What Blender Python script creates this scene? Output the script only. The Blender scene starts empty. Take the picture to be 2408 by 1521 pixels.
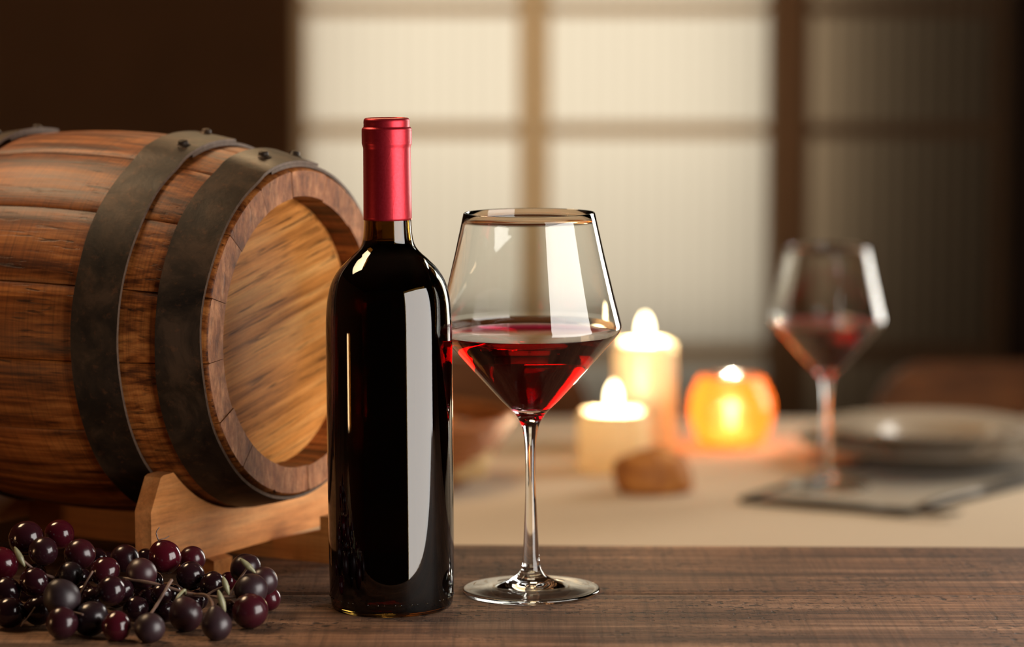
import bpy, bmesh, math, random
from mathutils import Vector, Matrix, noise
PI = math.pi
random.seed(7)
SC = bpy.context.scene
COL = SC.collection
T = 0.86            # height of the wooden counter top above the floor
CH = 0.3547         # camera height above the counter top
T2 = T + CH - 0.463 # top of the white tablecloth

# ------------------------------------------------------------------ camera
cam = bpy.data.cameras.new('camera')
cam.lens = 36.0 * 7000 / 2408
cam.sensor_width = 36.0
cam.clip_start = 0.05
cam.dof.use_dof = True
cam.dof.focus_distance = 1.755
cam.dof.aperture_fstop = 4.3
camo = bpy.data.objects.new('camera', cam)
camo.location = (0, 0, T + CH)
camo.rotation_euler = (math.radians(90 - 6.1), 0, 0)
COL.objects.link(camo)
SC.camera = camo

# ------------------------------------------------------------------ world
wd = bpy.data.worlds.new('world'); SC.world = wd; wd.use_nodes = True
bgn = wd.node_tree.nodes['Background']
bgn.inputs['Color'].default_value = (1.0, 0.62, 0.36, 1)
bgn.inputs['Strength'].default_value = 0.013

SC.view_settings.view_transform = 'Standard'
SC.view_settings.look = 'None'
SC.view_settings.gamma = 1
SC.view_settings.exposure = 0
SC.view_settings.use_curve_mapping = False
cy = SC.cycles
cy.max_bounces = 20; cy.transmission_bounces = 20; cy.glossy_bounces = 8; cy.diffuse_bounces = 4
cy.transparent_max_bounces = 16
cy.sample_clamp_indirect = 6
cy.use_denoising = True

# ------------------------------------------------------------------ lights
def area(name, loc, target, w, h, power, col, spread=PI):
    l = bpy.data.lights.new(name, 'AREA'); l.shape = 'RECTANGLE'
    l.size = w; l.size_y = h; l.energy = power; l.color = col; l.spread = spread
    o = bpy.data.objects.new(name, l); COL.objects.link(o)
    o.location = loc
    d = Vector(target) - Vector(loc)
    o.rotation_euler = d.to_track_quat('-Z', 'Y').to_euler()
    return o
def plight(name, loc, r, power, col):
    l = bpy.data.lights.new(name, 'POINT'); l.shadow_soft_size = r; l.energy = power; l.color = col
    o = bpy.data.objects.new(name, l); COL.objects.link(o); o.location = loc
    return o
# unseen tall softbox to the right of and in front of the counter
area('key_softbox_light', (0.567, 1.356, T + 0.17), (-0.071, 1.74, T + 0.17), 0.72, 0.74, 15, (1.0, 0.95, 0.90))
# narrow tall window beyond the right edge of the view
area('side_window_light', (1.12, 3.36, T + 0.30), (0.05, 1.9, T + 0.10), 0.48, 1.2, 19, (1.0, 0.95, 0.86))
# warm lamp high up at the left
area('left_ceiling_lamp_light', (-0.75, 2.15, T + 1.05), (-0.27, 1.93, T + 0.27), 0.45, 0.30, 1.35, (1.0, 0.69, 0.40), math.radians(62))
# small warm lamp low at the left
area('left_low_lamp_light', (-0.64, 1.60, T + 0.070), (-0.071, 1.74, T + 0.07), 0.035, 0.085, 0.22, (1.0, 0.58, 0.28))
# pendant lamp over the dining table
area('pendant_lamp_light', (-0.12, 2.70, T + 0.85), (-0.12, 2.70, T2), 0.35, 0.35, 4.3, (1.0, 0.68, 0.37))
# daylight outside the window panes
area('outdoor_daylight', (0.045, 5.745, 1.20), (0.045, 5.6, 1.20), 0.93, 1.22, 4.0, (1.0, 0.88, 0.71))
area('outdoor_skylight', (0.045, 5.755, 1.40), (0.045, 5.6, 1.40), 0.93, 1.00, 0.9, (1.0, 0.90, 0.74))

# ------------------------------------------------------------------ helpers
def tag(o, label=None, cat=None, group=None, kind=None):
    if label: o['label'] = label
    if cat: o['category'] = cat
    if group: o['group'] = group
    if kind: o['kind'] = kind
    return o
def empty(name, loc, rz=0, label=None, cat=None, group=None):
    o = bpy.data.objects.new(name, None); COL.objects.link(o)
    o.location = loc; o.rotation_euler = (0, 0, rz); o.empty_display_size = 0.02
    return tag(o, label, cat, group)
def link(name, me, mats, parent=None, smooth=True, loc=(0, 0, 0), kind=None):
    if not isinstance(mats, (list, tuple)): mats = [mats]
    if len(me.materials) == 0:
        for m in mats: me.materials.append(m)
    if smooth:
        for p in me.polygons: p.use_smooth = True
    o = bpy.data.objects.new(name, me); COL.objects.link(o)
    o.location = loc
    if parent: o.parent = parent
    if kind: o['kind'] = kind
    return o
def bm_obj(name, bm, mats, parent=None, smooth=True, loc=(0, 0, 0), kind=None, autos=None):
    bmesh.ops.recalc_face_normals(bm, faces=bm.faces[:])
    me = bpy.data.meshes.new(name); bm.to_mesh(me); bm.free()
    o = link(name, me, mats, parent, smooth, loc, kind)
    if autos:
        me.shade_smooth() if hasattr(me, 'shade_smooth') else None
        sharp(me, autos)
    return o
def sharp(me, deg):
    bm = bmesh.new(); bm.from_mesh(me)
    for e in bm.edges:
        if len(e.link_faces) == 2 and e.calc_face_angle(0) > math.radians(deg): e.smooth = False
    bm.to_mesh(me); bm.free()
def add_box(bm, x0, x1, y0, y1, z0, z1, bev=0.0):
    r = bmesh.ops.create_cube(bm, size=1.0)
    vs = r['verts']
    for v in vs:
        v.co = Vector(((x0 + x1) / 2 + v.co.x * (x1 - x0), (y0 + y1) / 2 + v.co.y * (y1 - y0), (z0 + z1) / 2 + v.co.z * (z1 - z0)))
    if bev > 0:
        es = set(e for v in vs for e in v.link_edges)
        bmesh.ops.bevel(bm, geom=list(es), offset=bev, segments=2, affect='EDGES', profile=0.5)
def box_obj(name, x0, x1, y0, y1, z0, z1, mat, parent=None, bev=0.0, kind=None):
    bm = bmesh.new(); add_box(bm, x0, x1, y0, y1, z0, z1, bev)
    return bm_obj(name, bm, mat, parent, smooth=False, kind=kind)
def lathe_bm(prof, n=96, closed=False, mm=0.001, bm=None, cx=0, cy=0):
    """prof: list of (r, z) in mm, spun around z"""
    bm = bm or bmesh.new(); rings = []
    for r, z in prof:
        if r < 1e-6: rings.append([bm.verts.new((cx, cy, z * mm))])
        else: rings.append([bm.verts.new((cx + r * mm * math.cos(2 * PI * i / n), cy + r * mm * math.sin(2 * PI * i / n), z * mm)) for i in range(n)])
    pairs = list(zip(rings, rings[1:]))
    if closed: pairs.append((rings[-1], rings[0]))
    for a, b in pairs:
        for i in range(n):
            j = (i + 1) % n
            if len(a) == 1 and len(b) == 1: continue
            if len(a) == 1: bm.faces.new((a[0], b[i], b[j]))
            elif len(b) == 1: bm.faces.new((a[i], a[j], b[0]))
            else: bm.faces.new((a[i], a[j], b[j], b[i]))
    return bm
def smooth_prof(pts, k=6):
    """Catmull-Rom (centripetal-ish) resampling; points flagged with third element 1 stay sharp"""
    out = []
    n = len(pts)
    P_ = [Vector((p[0], p[1])) for p in pts]
    sh = [len(p) > 2 and p[2] for p in pts]
    for i in range(n - 1):
        p1, p2 = P_[i], P_[i + 1]
        p0 = P_[i - 1] if i > 0 and not sh[i] else p1 - (p2 - p1)
        p3 = P_[i + 2] if i + 2 < n and not sh[i + 1] else p2 + (p2 - p1)
        d = (p2 - p1).length
        t1 = (p2 - p0) / max((p2 - p1).length + (p1 - p0).length, 1e-6) * d
        t2 = (p3 - p1) / max((p3 - p2).length + (p2 - p1).length, 1e-6) * d
        for j in range(k):
            t = j / k
            h00 = 2*t**3 - 3*t**2 + 1; h10 = t**3 - 2*t**2 + t; h01 = -2*t**3 + 3*t**2; h11 = t**3 - t**2
            q = p1 * h00 + t1 * h10 + p2 * h01 + t2 * h11
            out.append((max(q.x, 0), q.y))
    out.append((P_[-1].x, P_[-1].y))
    return out
def tube_bm(pts, rads, n=8, bm=None, caps=True):
    bm = bm or bmesh.new()
    P_ = [Vector(p) for p in pts]
    if not hasattr(rads, '__len__'): rads = [rads] * len(P_)
    rings = []; up = Vector((0.13, 0.21, 0.97))
    for i, p in enumerate(P_):
        t = (P_[min(i + 1, len(P_) - 1)] - P_[max(i - 1, 0)]).normalized()
        a = t.cross(up)
        if a.length < 1e-4: a = t.cross(Vector((1, 0, 0)))
        a.normalize(); b = t.cross(a).normalized(); up = a.cross(t).normalized() if False else up
        rings.append([bm.verts.new(p + (a * math.cos(2 * PI * k / n) + b * math.sin(2 * PI * k / n)) * rads[i]) for k in range(n)])
    for a, b in zip(rings, rings[1:]):
        for k in range(n): bm.faces.new((a[k], a[(k + 1) % n], b[(k + 1) % n], b[k]))
    if caps:
        bm.faces.new(rings[0][::-1]); bm.faces.new(rings[-1])
    return bm
def spline(pts, k=5):
    P_ = [Vector(p) for p in pts]; out = []
    for i in range(len(P_) - 1):
        p0 = P_[max(i - 1, 0)]; p1 = P_[i]; p2 = P_[i + 1]; p3 = P_[min(i + 2, len(P_) - 1)]
        for j in range(k):
            t = j / k
            out.append(0.5 * ((2 * p1) + (p2 - p0) * t + (2*p0 - 5*p1 + 4*p2 - p3) * t*t + (3*p1 - p0 - 3*p2 + p3) * t**3))
    out.append(P_[-1]); return out

# ------------------------------------------------------------------ materials
class NT:
    def __init__(s, name):
        s.m = bpy.data.materials.new(name); s.m.use_nodes = True
        s.t = s.m.node_tree; s.n = s.t.nodes; s.b = s.n['Principled BSDF']; s.o = s.n['Material Output']
    def add(s, typ, **kw):
        nd = s.n.new(typ)
        for k, v in kw.items():
            if k in ('operation', 'blend_type', 'noise_dimensions', 'feature', 'distance', 'wave_type', 'bands_direction', 'data_type', 'rotation_type', 'noise_type'): setattr(nd, k, v)
            else: nd.inputs[k].default_value = v
        return nd
    def l(s, a, b): s.t.links.new(a, b)
    def coord(s, scale=(1, 1, 1), rot=(0, 0, 0), loc=(0, 0, 0), rnd=0.0, out='Object'):
        c = s.add('ShaderNodeTexCoord'); mp = s.add('ShaderNodeMapping')
        mp.inputs['Scale'].default_value = scale; mp.inputs['Rotation'].default_value = rot; mp.inputs['Location'].default_value = loc
        src = c.outputs[out]
        if rnd:
            oi = s.add('ShaderNodeObjectInfo'); ml = s.add('ShaderNodeMath', operation='MULTIPLY'); ml.inputs[1].default_value = rnd
            s.l(oi.outputs['Random'], ml.inputs[0]); va = s.add('ShaderNodeVectorMath', operation='ADD')
            s.l(src, va.inputs[0]); s.l(ml.outputs[0], va.inputs[1]); src = va.outputs[0]
        if any(rot):
            mp.inputs['Rotation'].default_value = (0, 0, 0)
            m0 = s.add('ShaderNodeMapping'); m0.inputs['Rotation'].default_value = rot; s.l(src, m0.inputs['Vector']); src = m0.outputs[0]
        s.l(src, mp.inputs['Vector']); return mp.outputs[0]
    def noise(s, vec, scale=1, detail=6, rough=0.6, dist=0.0):
        nd = s.add('ShaderNodeTexNoise', Scale=scale, Detail=detail, Roughness=rough, Distortion=dist)
        s.l(vec, nd.inputs['Vector']); return nd.outputs['Fac']
    def ramp(s, fac, stops):
        nd = s.add('ShaderNodeValToRGB'); cr = nd.color_ramp
        while len(cr.elements) < len(stops): cr.elements.new(0.5)
        for e, (p, c) in zip(cr.elements, stops):
            e.position = p
            if not hasattr(c, '__len__'): c = (c, c, c)
            e.color = (*c, 1)
        s.l(fac, nd.inputs['Fac']); return nd.outputs['Color']
    def mix(s, fac, a, b, mode='MIX'):
        nd = s.add('ShaderNodeMixRGB', blend_type=mode)
        if hasattr(fac, 'links'): s.l(fac, nd.inputs['Fac'])
        else: nd.inputs['Fac'].default_value = fac
        for i, v in ((1, a), (2, b)):
            if hasattr(v, 'links'): s.l(v, nd.inputs[i])
            else: nd.inputs[i].default_value = (*v, 1)
        return nd.outputs[0]
    def math(s, op, a, b=0.0):
        nd = s.add('ShaderNodeMath', operation=op)
        for i, v in ((0, a), (1, b)):
            if hasattr(v, 'links'): s.l(v, nd.inputs[i])
            else: nd.inputs[i].default_value = v
        return nd.outputs[0]
    def bump(s, h, strength=0.5, dist=0.001):
        nd = s.add('ShaderNodeBump', Strength=strength, Distance=dist); s.l(h, nd.inputs['Height'])
        s.l(nd.outputs[0], s.b.inputs['Normal']); return nd.outputs[0]
    def base(s, c):
        if hasattr(c, 'links'): s.l(c, s.b.inputs['Base Color'])
        else: s.b.inputs['Base Color'].default_value = (*c, 1)
    def set(s, **kw):
        for k, v in kw.items():
            i = s.b.inputs[k.replace('_', ' ')]
            if hasattr(v, 'links'): s.l(v, i)
            else: i.default_value = v
def plain(name, col, rough=0.5, metal=0.0, var=0.12, scale=60, **kw):
    t = NT(name); v = t.coord()
    f = t.noise(v, scale, 4)
    d = tuple(max(c * (1 - var), 0) for c in col); u = tuple(min(c * (1 + var), 1) for c in col)
    t.base(t.ramp(f, [(0.3, d), (0.7, u)])); t.set(Roughness=rough, Metallic=metal, **kw)
    return t.m
def wood(name, dark, mid, light, g=(12, 260, 260), rot=(0, 0, 0), crack=0.5, cross=0.4, rough=0.55, bump=0.5, rnd=3.0, streak=None, bdist=0.0008, crk_pos=0.40, patch=(14, 30, 30), huev=0.25, cg=None, xg=2.6, st=(0.37, 0.5, 0.61)):
    t = NT(name)
    v = t.coord(g, rot, rnd=rnd)
    vb = t.coord(tuple(x * 0.22 for x in g), rot, rnd=rnd)
    vf = t.coord((g[0] * 1.6, g[1] * 3.2, g[2] * 3.2), rot, rnd=rnd)
    f1 = t.noise(v, 1, 7, 0.62, 0.35); f2 = t.noise(vb, 1, 5, 0.55, 0.8); f3 = t.noise(vf, 1, 4, 0.7)
    vp = t.coord(patch, rot, rnd=rnd); fp = t.noise(vp, 1, 4, 0.6)
    vx = t.coord((g[1] * xg, g[0] * 1.5, g[0] * 1.5), rot, rnd=rnd); fx = t.noise(vx, 1, 5, 0.7)
    a = t.math('MULTIPLY', f1, 0.5); b = t.math('MULTIPLY', f2, 0.5); s_ = t.math('ADD', a, b)
    c = t.ramp(s_, [(st[0], dark), (st[1], mid), (st[2], light)])
    c = t.mix(1.0, c, t.ramp(fp, [(0.3, 1 - huev), (0.7, 1 + huev)]), 'MULTIPLY')
    c = t.mix(1.0, c, t.ramp(f3, [(0.30, 0.72), (0.6, 1.0)]), 'MULTIPLY')
    if cross: c = t.mix(cross, c, t.ramp(fx, [(0.30, 0.45), (0.52, 1.0), (0.75, 1.25)]), 'MULTIPLY')
    vc = t.coord(cg or (g[0] * 0.9, g[1] * 0.9, g[2] * 0.9), rot, loc=(3, 7, 1), rnd=rnd)
    fc = t.noise(vc, 1, 3, 0.5, 0.6); fm = t.ramp(fc, [(crk_pos - 0.07, 0.0), (crk_pos, 1.0)])
    fg = t.noise(t.coord(tuple(x * 1.3 for x in patch), rot, loc=(9, 2, 4), rnd=rnd), 1, 3); gate = t.ramp(fg, [(0.42, 1.0), (0.56, 0.0)])
    crk = t.mix(1.0, fm, gate, 'LIGHTEN')
    if crack: c = t.mix(crack, c, t.mix(1.0, c, t.ramp(crk, [(0, 0.18), (1, 1.0)]), 'MULTIPLY'))
    t.base(c)
    h = t.math('ADD', t.math('MULTIPLY', f3, 0.35), t.math('MULTIPLY', crk, 0.45)); h = t.math('ADD', h, t.math('MULTIPLY', fx, 0.4 * cross)); h = t.math('ADD', h, t.math('MULTIPLY', f1, 0.5))
    t.bump(h, bump, bdist); t.set(Roughness=t.math('ADD', t.math('MULTIPLY', f1, 0.25), rough - 0.12))
    t.set(Specular_IOR_Level=0.32)
    return t.m
M = {}
M['counter'] = wood('weathered_counter_wood', (0.040, 0.017, 0.008), (0.150, 0.071, 0.035), (0.33, 0.180, 0.100), g=(6, 190, 190), crack=1.0, cross=0.75, rough=0.68, bump=1.0, bdist=0.0010, patch=(7, 20, 20), huev=0.34, crk_pos=0.435, cg=(170, 250, 250), xg=1.45, st=(0.36, 0.5, 0.63))
M['stave'] = wood('oak_stave', (0.072, 0.016, 0.0025), (0.27, 0.076, 0.013), (0.45, 0.155, 0.034), st=(0.40, 0.5, 0.59), g=(9, 300, 300), crack=0.9, cross=0.75, rough=0.48, bump=0.5, bdist=0.0005, crk_pos=0.40, cg=(32, 420, 420), xg=2.4, patch=(16, 60, 60))
M['stave_end'] = wood('stave_end_grain', (0.18, 0.056, 0.018), (0.36, 0.135, 0.052), (0.54, 0.24, 0.105), g=(120, 320, 90), crack=0.4, cross=0.6, rough=0.6, bump=0.5, bdist=0.0006)
M['head'] = wood('pale_oak_head', (0.34, 0.115, 0.020), (0.72, 0.28, 0.062), (0.88, 0.43, 0.13), g=(260, 9, 240), rot=(math.radians(-12), 0, 0), st=(0.36, 0.5, 0.64), crack=0.75, cross=0.1, rough=0.5, bump=0.45, bdist=0.0007, patch=(10, 14, 22), huev=0.15, crk_pos=0.43, rnd=0.01, cg=(300, 16, 380))
M['cradle'] = wood('beech_cradle', (0.50, 0.175, 0.045), (0.70, 0.275, 0.082), (0.78, 0.35, 0.12), g=(180, 10, 120), crack=0.12, cross=0.15, rough=0.5, bump=0.15, huev=0.10, bdist=0.0004)
M['cradle_dark'] = wood('cradle_rail_wood', (0.30, 0.095, 0.018), (0.44, 0.15, 0.03), (0.54, 0.21, 0.05), g=(10, 150, 150), crack=0.1, cross=0.15, rough=0.5, bump=0.15, huev=0.10, bdist=0.0004)
M['chair'] = wood('chair_wood', (0.13, 0.045, 0.012), (0.20, 0.075, 0.022), (0.26, 0.105, 0.035), g=(12, 90, 90), crack=0.1, cross=0.1, rough=0.5, bump=0.2)
M['floor'] = wood('floor_wood', (0.04, 0.022, 0.012), (0.08, 0.045, 0.025), (0.12, 0.07, 0.04), g=(3, 60, 60), crack=0.3, cross=0.1, rough=0.5, bump=0.2)
def iron():
    t = NT('aged_hoop_iron')
    v = t.coord((1, 1, 1), rnd=2.0)
    f = t.noise(v, 28, 8, 0.65, 0.6); f2 = t.noise(v, 190, 6, 0.7); f3 = t.noise(v, 11, 4, 0.5, 0.4)
    c = t.ramp(f, [(0.38, (0.008, 0.0045, 0.0025)), (0.52, (0.027, 0.0155, 0.008)), (0.64, (0.062, 0.034, 0.018))])
    c = t.mix(t.ramp(f2, [(0.56, 0.0), (0.68, 0.32)]), c, (0.15, 0.058, 0.022))
    t.base(c); t.set(Metallic=0.25, Specular_IOR_Level=0.35, Roughness=t.ramp(f3, [(0.35, 0.40), (0.65, 0.68)]))
    t.bump(t.math('ADD', t.math('MULTIPLY', f2, 0.35), f), 0.35, 0.0010)
    return t.m
M['iron'] = iron()
M['iron_edge'] = plain('hoop_edge_metal', (0.13, 0.082, 0.055), 0.5, 0.5, 0.3, 300)
def glassmat(name, col, ior=1.5, rough=0.0):
    t = NT(name); t.n.remove(t.b)
    g = t.add('ShaderNodeBsdfGlass', IOR=ior, Roughness=rough); g.inputs['Color'].default_value = (*col, 1)
    t.l(g.outputs[0], t.o.inputs['Surface']); return t
M['glass'] = glassmat('clear_crystal', (0.985, 0.99, 0.985), 1.5).m
def pglass(name, col, ior):
    t = NT(name); t.base(col); t.set(Roughness=0.0, IOR=ior, Transmission_Weight=1.0); return t
M['bottle'] = pglass('dark_bottle_glass', (0.22, 0.12, 0.022), 1.52).m
g_ = glassmat('red_wine', (0.99, 0.93, 0.94), 1.345)
va = g_.add('ShaderNodeVolumeAbsorption', Density=210.0); va.inputs['Color'].default_value = (0.93, 0.0, 0.46, 1)
g_.l(va.outputs[0], g_.o.inputs['Volume']); M['wine'] = g_.m
M['bottle_wine'] = pglass('bottled_wine', (0.030, 0.0004, 0.001), 1.345).m
def capsule():
    t = NT('red_foil_capsule'); v = t.coord()
    f = t.noise(t.coord((60, 60, 25)), 1, 3, 0.5, 0.5); f2 = t.noise(v, 700, 3)
    t.base(t.ramp(f2, [(0.3, (0.35, 0.012, 0.020)), (0.7, (0.41, 0.018, 0.030))]))
    t.set(Metallic=0.75, Roughness=0.38)
    w = t.noise(t.coord((90, 90, 45), loc=(1, 2, 3)), 1, 2, 0.4, 1.2)
    t.bump(t.math('ADD', t.ramp(w, [(0.55, 0.0), (0.60, 0.5), (0.65, 0.0)]), t.math('MULTIPLY', f, 0.7)), 0.10, 0.0004)
    return t.m
M['capsule'] = capsule()
def grape():
    t = NT('dark_grape_skin'); oi = t.add('ShaderNodeObjectInfo')
    v = t.coord(rnd=5.0)
    sp = t.add('ShaderNodeSeparateColor'); t.l(oi.outputs['Color'], sp.inputs[0])
    c = t.mix(sp.outputs[1], (0.010, 0.004, 0.006), (0.060, 0.003, 0.008))
    f = t.noise(v, 130, 6, 0.65); fb = t.noise(v, 55, 3)
    bloom = t.math('MULTIPLY', t.ramp(f, [(0.35, 0.45), (0.7, 1.0)]), t.ramp(fb, [(0.35, 0.25), (0.65, 0.85)]))
    c = t.mix(t.math('MULTIPLY', bloom, sp.outputs[0]), c, (0.040, 0.023, 0.026)); t.base(c)
    t.set(Roughness=t.math('ADD', t.math('MULTIPLY', sp.outputs[0], 0.30), 0.12))
    t.bump(t.noise(v, 210, 3), 0.06, 0.0008)
    return t.m
M['grape'] = grape()
M['stem'] = plain('grape_stem', (0.14, 0.078, 0.055), 0.55, 0, 0.35, 160)
M['bud'] = plain('green_grape_bud', (0.21, 0.195, 0.105), 0.38, 0, 0.2, 220)
M['cloth'] = None
def cloth(name, col, dk):
    t = NT(name); v = t.coord()
    f = t.noise(v, 900, 2); f2 = t.noise(v, 12, 3)
    c = t.mix(0.3, col, t.ramp(f, [(0.3, dk), (0.7, col)])); c = t.mix(0.12, c, t.ramp(f2, [(0.3, dk), (0.7, col)]))
    t.base(c); t.set(Roughness=0.85, Specular_IOR_Level=0.2, Sheen_Weight=0.15); t.bump(f, 0.2, 0.0003); return t.m
M['cloth'] = cloth('cream_tablecloth', (0.64, 0.50, 0.33), (0.50, 0.38, 0.25))
M['mat'] = cloth('taupe_placemat', (0.36, 0.29, 0.19), (0.25, 0.20, 0.13))
M['mat_edge'] = cloth('dark_hem', (0.035, 0.028, 0.02), (0.02, 0.016, 0.012))
M['steel'] = plain('cutlery_steel', (0.12, 0.10, 0.08), 0.35, 1.0, 0.05)
M['china'] = plain('glazed_china', (0.44, 0.36, 0.27), 0.16, 0, 0.04, 20)
M['crust'] = NT('bread_crust')
_t = M['crust']; _v = _t.coord(rnd=4.0); _f = _t.noise(_v, 45, 5); _g = _t.noise(_v, 300, 4)
_t.base(_t.mix(0.22, _t.ramp(_f, [(0.3, (0.20, 0.050, 0.006)), (0.5, (0.50, 0.165, 0.020)), (0.7, (0.72, 0.32, 0.06))]), _t.ramp(_g, [(0.3, (0.26, 0.10, 0.03)), (0.7, (0.62, 0.36, 0.14))])))
_t.set(Roughness=0.7); _t.bump(_t.math('ADD', _f, _t.math('MULTIPLY', _g, 0.3)), 0.6, 0.002); M['crust'] = _t.m
M['crumb'] = plain('bread_crumb', (0.66, 0.46, 0.22), 0.85, 0, 0.15, 400)
M['wicker'] = plain('wicker', (0.30, 0.095, 0.016), 0.6, 0, 0.35, 200)
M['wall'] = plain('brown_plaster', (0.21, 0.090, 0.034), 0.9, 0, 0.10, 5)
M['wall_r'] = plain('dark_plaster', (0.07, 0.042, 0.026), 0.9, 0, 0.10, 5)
M['ceil'] = plain('dark_ceiling', (0.10, 0.06, 0.035), 0.9, 0, 0.08, 5)
def lattice(name, col, tr_):  # bars made translucent to imitate window light leaking over them
    t = NT(name); t.n.remove(t.b)
    c = t.ramp(t.noise(t.coord(), 40, 3), [(0.3, tuple(x * 0.9 for x in col)), (0.7, col)])
    a = t.add('ShaderNodeBsdfTranslucent'); b = t.add('ShaderNodeBsdfDiffuse'); m = t.add('ShaderNodeMixShader', Fac=tr_)
    t.l(c, a.inputs['Color']); t.l(c, b.inputs['Color']); t.l(b.outputs[0], m.inputs[1]); t.l(a.outputs[0], m.inputs[2]); t.l(m.outputs[0], t.o.inputs['Surface']); return t.m
M['frame'] = lattice('pale_glow_lattice', (0.92, 0.77, 0.58), 0.62)
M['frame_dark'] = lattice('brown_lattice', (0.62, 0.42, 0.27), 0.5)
def pane(name, tint):
    t = NT(name); t.n.remove(t.b)
    v = t.coord((1, 1, 1)); sx = t.add('ShaderNodeSeparateXYZ'); t.l(v, sx.inputs[0])
    w = t.math('FRACT', t.math('MULTIPLY', sx.outputs['X'], 36.0)); w = t.math('ABSOLUTE', t.math('SUBTRACT', w, 0.5))
    c = t.ramp(w, [(0.0, (0.66, 0.63, 0.56)), (0.10, (0.70, 0.67, 0.59)), (0.16, (0.80, 0.765, 0.68)), (0.5, (0.83, 0.80, 0.72))])
    f = t.noise(t.coord((220, 220, 3)), 1, 3); c = t.mix(0.5, c, t.ramp(f, [(0.3, 0.86), (0.7, 1.0)]), 'MULTIPLY')
    c = t.mix(1.0, c, tint, 'MULTIPLY')
    tr = t.add('ShaderNodeBsdfTranslucent'); df = t.add('ShaderNodeBsdfDiffuse'); mx = t.add('ShaderNodeMixShader', Fac=0.12)
    t.l(c, tr.inputs['Color']); df.inputs['Color'].default_value = (0.55, 0.5, 0.42, 1)
    t.l(tr.outputs[0], mx.inputs[1]); t.l(df.outputs[0], mx.inputs[2]); t.l(mx.outputs[0], t.o.inputs['Surface']); return t.m
M['pane'] = pane('ribbed_window_shade', (1, 1, 1)); M['pane2'] = pane('ribbed_dimmed_shade', (0.88, 0.71, 0.55))  # pane2: same material, tinted darker to stand for weaker light at the right
def wax():
    t = NT('candle_wax'); t.n.remove(t.b)
    c = t.ramp(t.noise(t.coord(), 30, 3), [(0.3, (0.93, 0.79, 0.55)), (0.7, (0.97, 0.84, 0.62))])
    a = t.add('ShaderNodeBsdfTranslucent'); b = t.add('ShaderNodeBsdfDiffuse'); m = t.add('ShaderNodeMixShader', Fac=0.32)
    t.l(c, a.inputs['Color']); t.l(c, b.inputs['Color']); t.l(a.outputs[0], m.inputs[1]); t.l(b.outputs[0], m.inputs[2])
    g = t.add('ShaderNodeBsdfGlossy', Roughness=0.35); m2 = t.add('ShaderNodeMixShader', Fac=0.03); t.l(m.outputs[0], m2.inputs[1]); t.l(g.outputs[0], m2.inputs[2])
    t.l(m2.outputs[0], t.o.inputs['Surface']); return t.m
M['wax'] = wax()
def flame():
    t = NT('candle_flame'); t.base((0, 0, 0)); t.b.inputs['Emission Color'].default_value = (1, 0.80, 0.46, 1); t.set(Emission_Strength=14.0); return t.m
M['flame'] = flame()
M['wick'] = plain('wick', (0.02, 0.015, 0.01), 0.9)
def votive():
    t = NT('frosted_orange_glass'); t.n.remove(t.b)
    tr = t.add('ShaderNodeBsdfTranslucent'); tr.inputs['Color'].default_value = (1.0, 0.25, 0.03, 1)
    gl = t.add('ShaderNodeBsdfGlossy', Roughness=0.12); gl.inputs['Color'].default_value = (1, 1, 1, 1)
    rf = t.add('ShaderNodeBsdfRefraction', Roughness=0.62, IOR=1.12); rf.inputs['Color'].default_value = (1.0, 0.86, 0.6, 1)
    m0 = t.add('ShaderNodeMixShader', Fac=0.66); t.l(tr.outputs[0], m0.inputs[1]); t.l(rf.outputs[0], m0.inputs[2])
    mx = t.add('ShaderNodeMixShader', Fac=0.05); t.l(m0.outputs[0], mx.inputs[1]); t.l(gl.outputs[0], mx.inputs[2]); t.l(mx.outputs[0], t.o.inputs['Surface']); return t.m
M['votive'] = votive()

# ------------------------------------------------------------------ the room
WY = 5.60
def struct(name, *a, mat=None, bev=0): return box_obj(name, *a, mat, bev=bev, kind='structure')
struct('floor', -3.0, 3.0, -1.0, 6.5, -0.05, 0.0, mat=M['floor'])
struct('ceiling', -3.0, 3.0, -1.0, WY + 0.12, 2.75, 2.80, mat=M['ceil'])
struct('wall_back', -3.0, -0.405, WY, WY + 0.12, 0.0, 2.75, mat=M['wall'])
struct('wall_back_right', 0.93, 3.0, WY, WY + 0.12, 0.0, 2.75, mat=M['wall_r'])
struct('wall_back_above_window', -0.405, 0.93, WY, WY + 0.12, 2.18, 2.75, mat=M['wall'])
struct('wall_left', -3.05, -3.0, -1.0, WY + 0.12, 0.0, 2.75, mat=M['wall'])
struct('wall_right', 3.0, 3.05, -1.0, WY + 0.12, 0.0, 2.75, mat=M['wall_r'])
def window(name, xs, zs, pane_mat, frame_mat):
    w = empty(name, (0, WY, 0)); w['kind'] = 'structure'
    x0, x1 = xs[0][0], xs[-1][1]
    zlo, zhi = zs[0][0], zs[-1][1]
    for a, b in xs:
        box_obj('mullion', a, b, -0.012, 0.012, zlo, zhi, frame_mat, w, 0.003)
    for a, b in zs:
        for (p, q) in zip(xs, xs[1:]):
            box_obj('glazing_bar', p[1], q[0], -0.010, 0.010, a, b, frame_mat, w, 0.002)
    for (za, zb) in zip(zs, zs[1:]):
        for (p, q) in zip(xs, xs[1:]):
            # ribbed translucent pane: shallow corrugation
            bm = bmesh.new(); n = int((q[0] - p[1]) / (1 / 36.0) * 4)
            lo = []; hi = []
            for i in range(n + 1):
                x = p[1] + (q[0] - p[1]) * i / n; y = 0.018 + 0.0015 * math.cos(x * 36 * 2 * PI)
                lo.append(bm.verts.new((x, y, za[1]))); hi.append(bm.verts.new((x, y, zb[0])))
            for i in range(n): bm.faces.new((lo[i], lo[i + 1], hi[i + 1], hi[i]))
            bm_obj('pane', bm, pane_mat, w)
    return w
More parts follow.
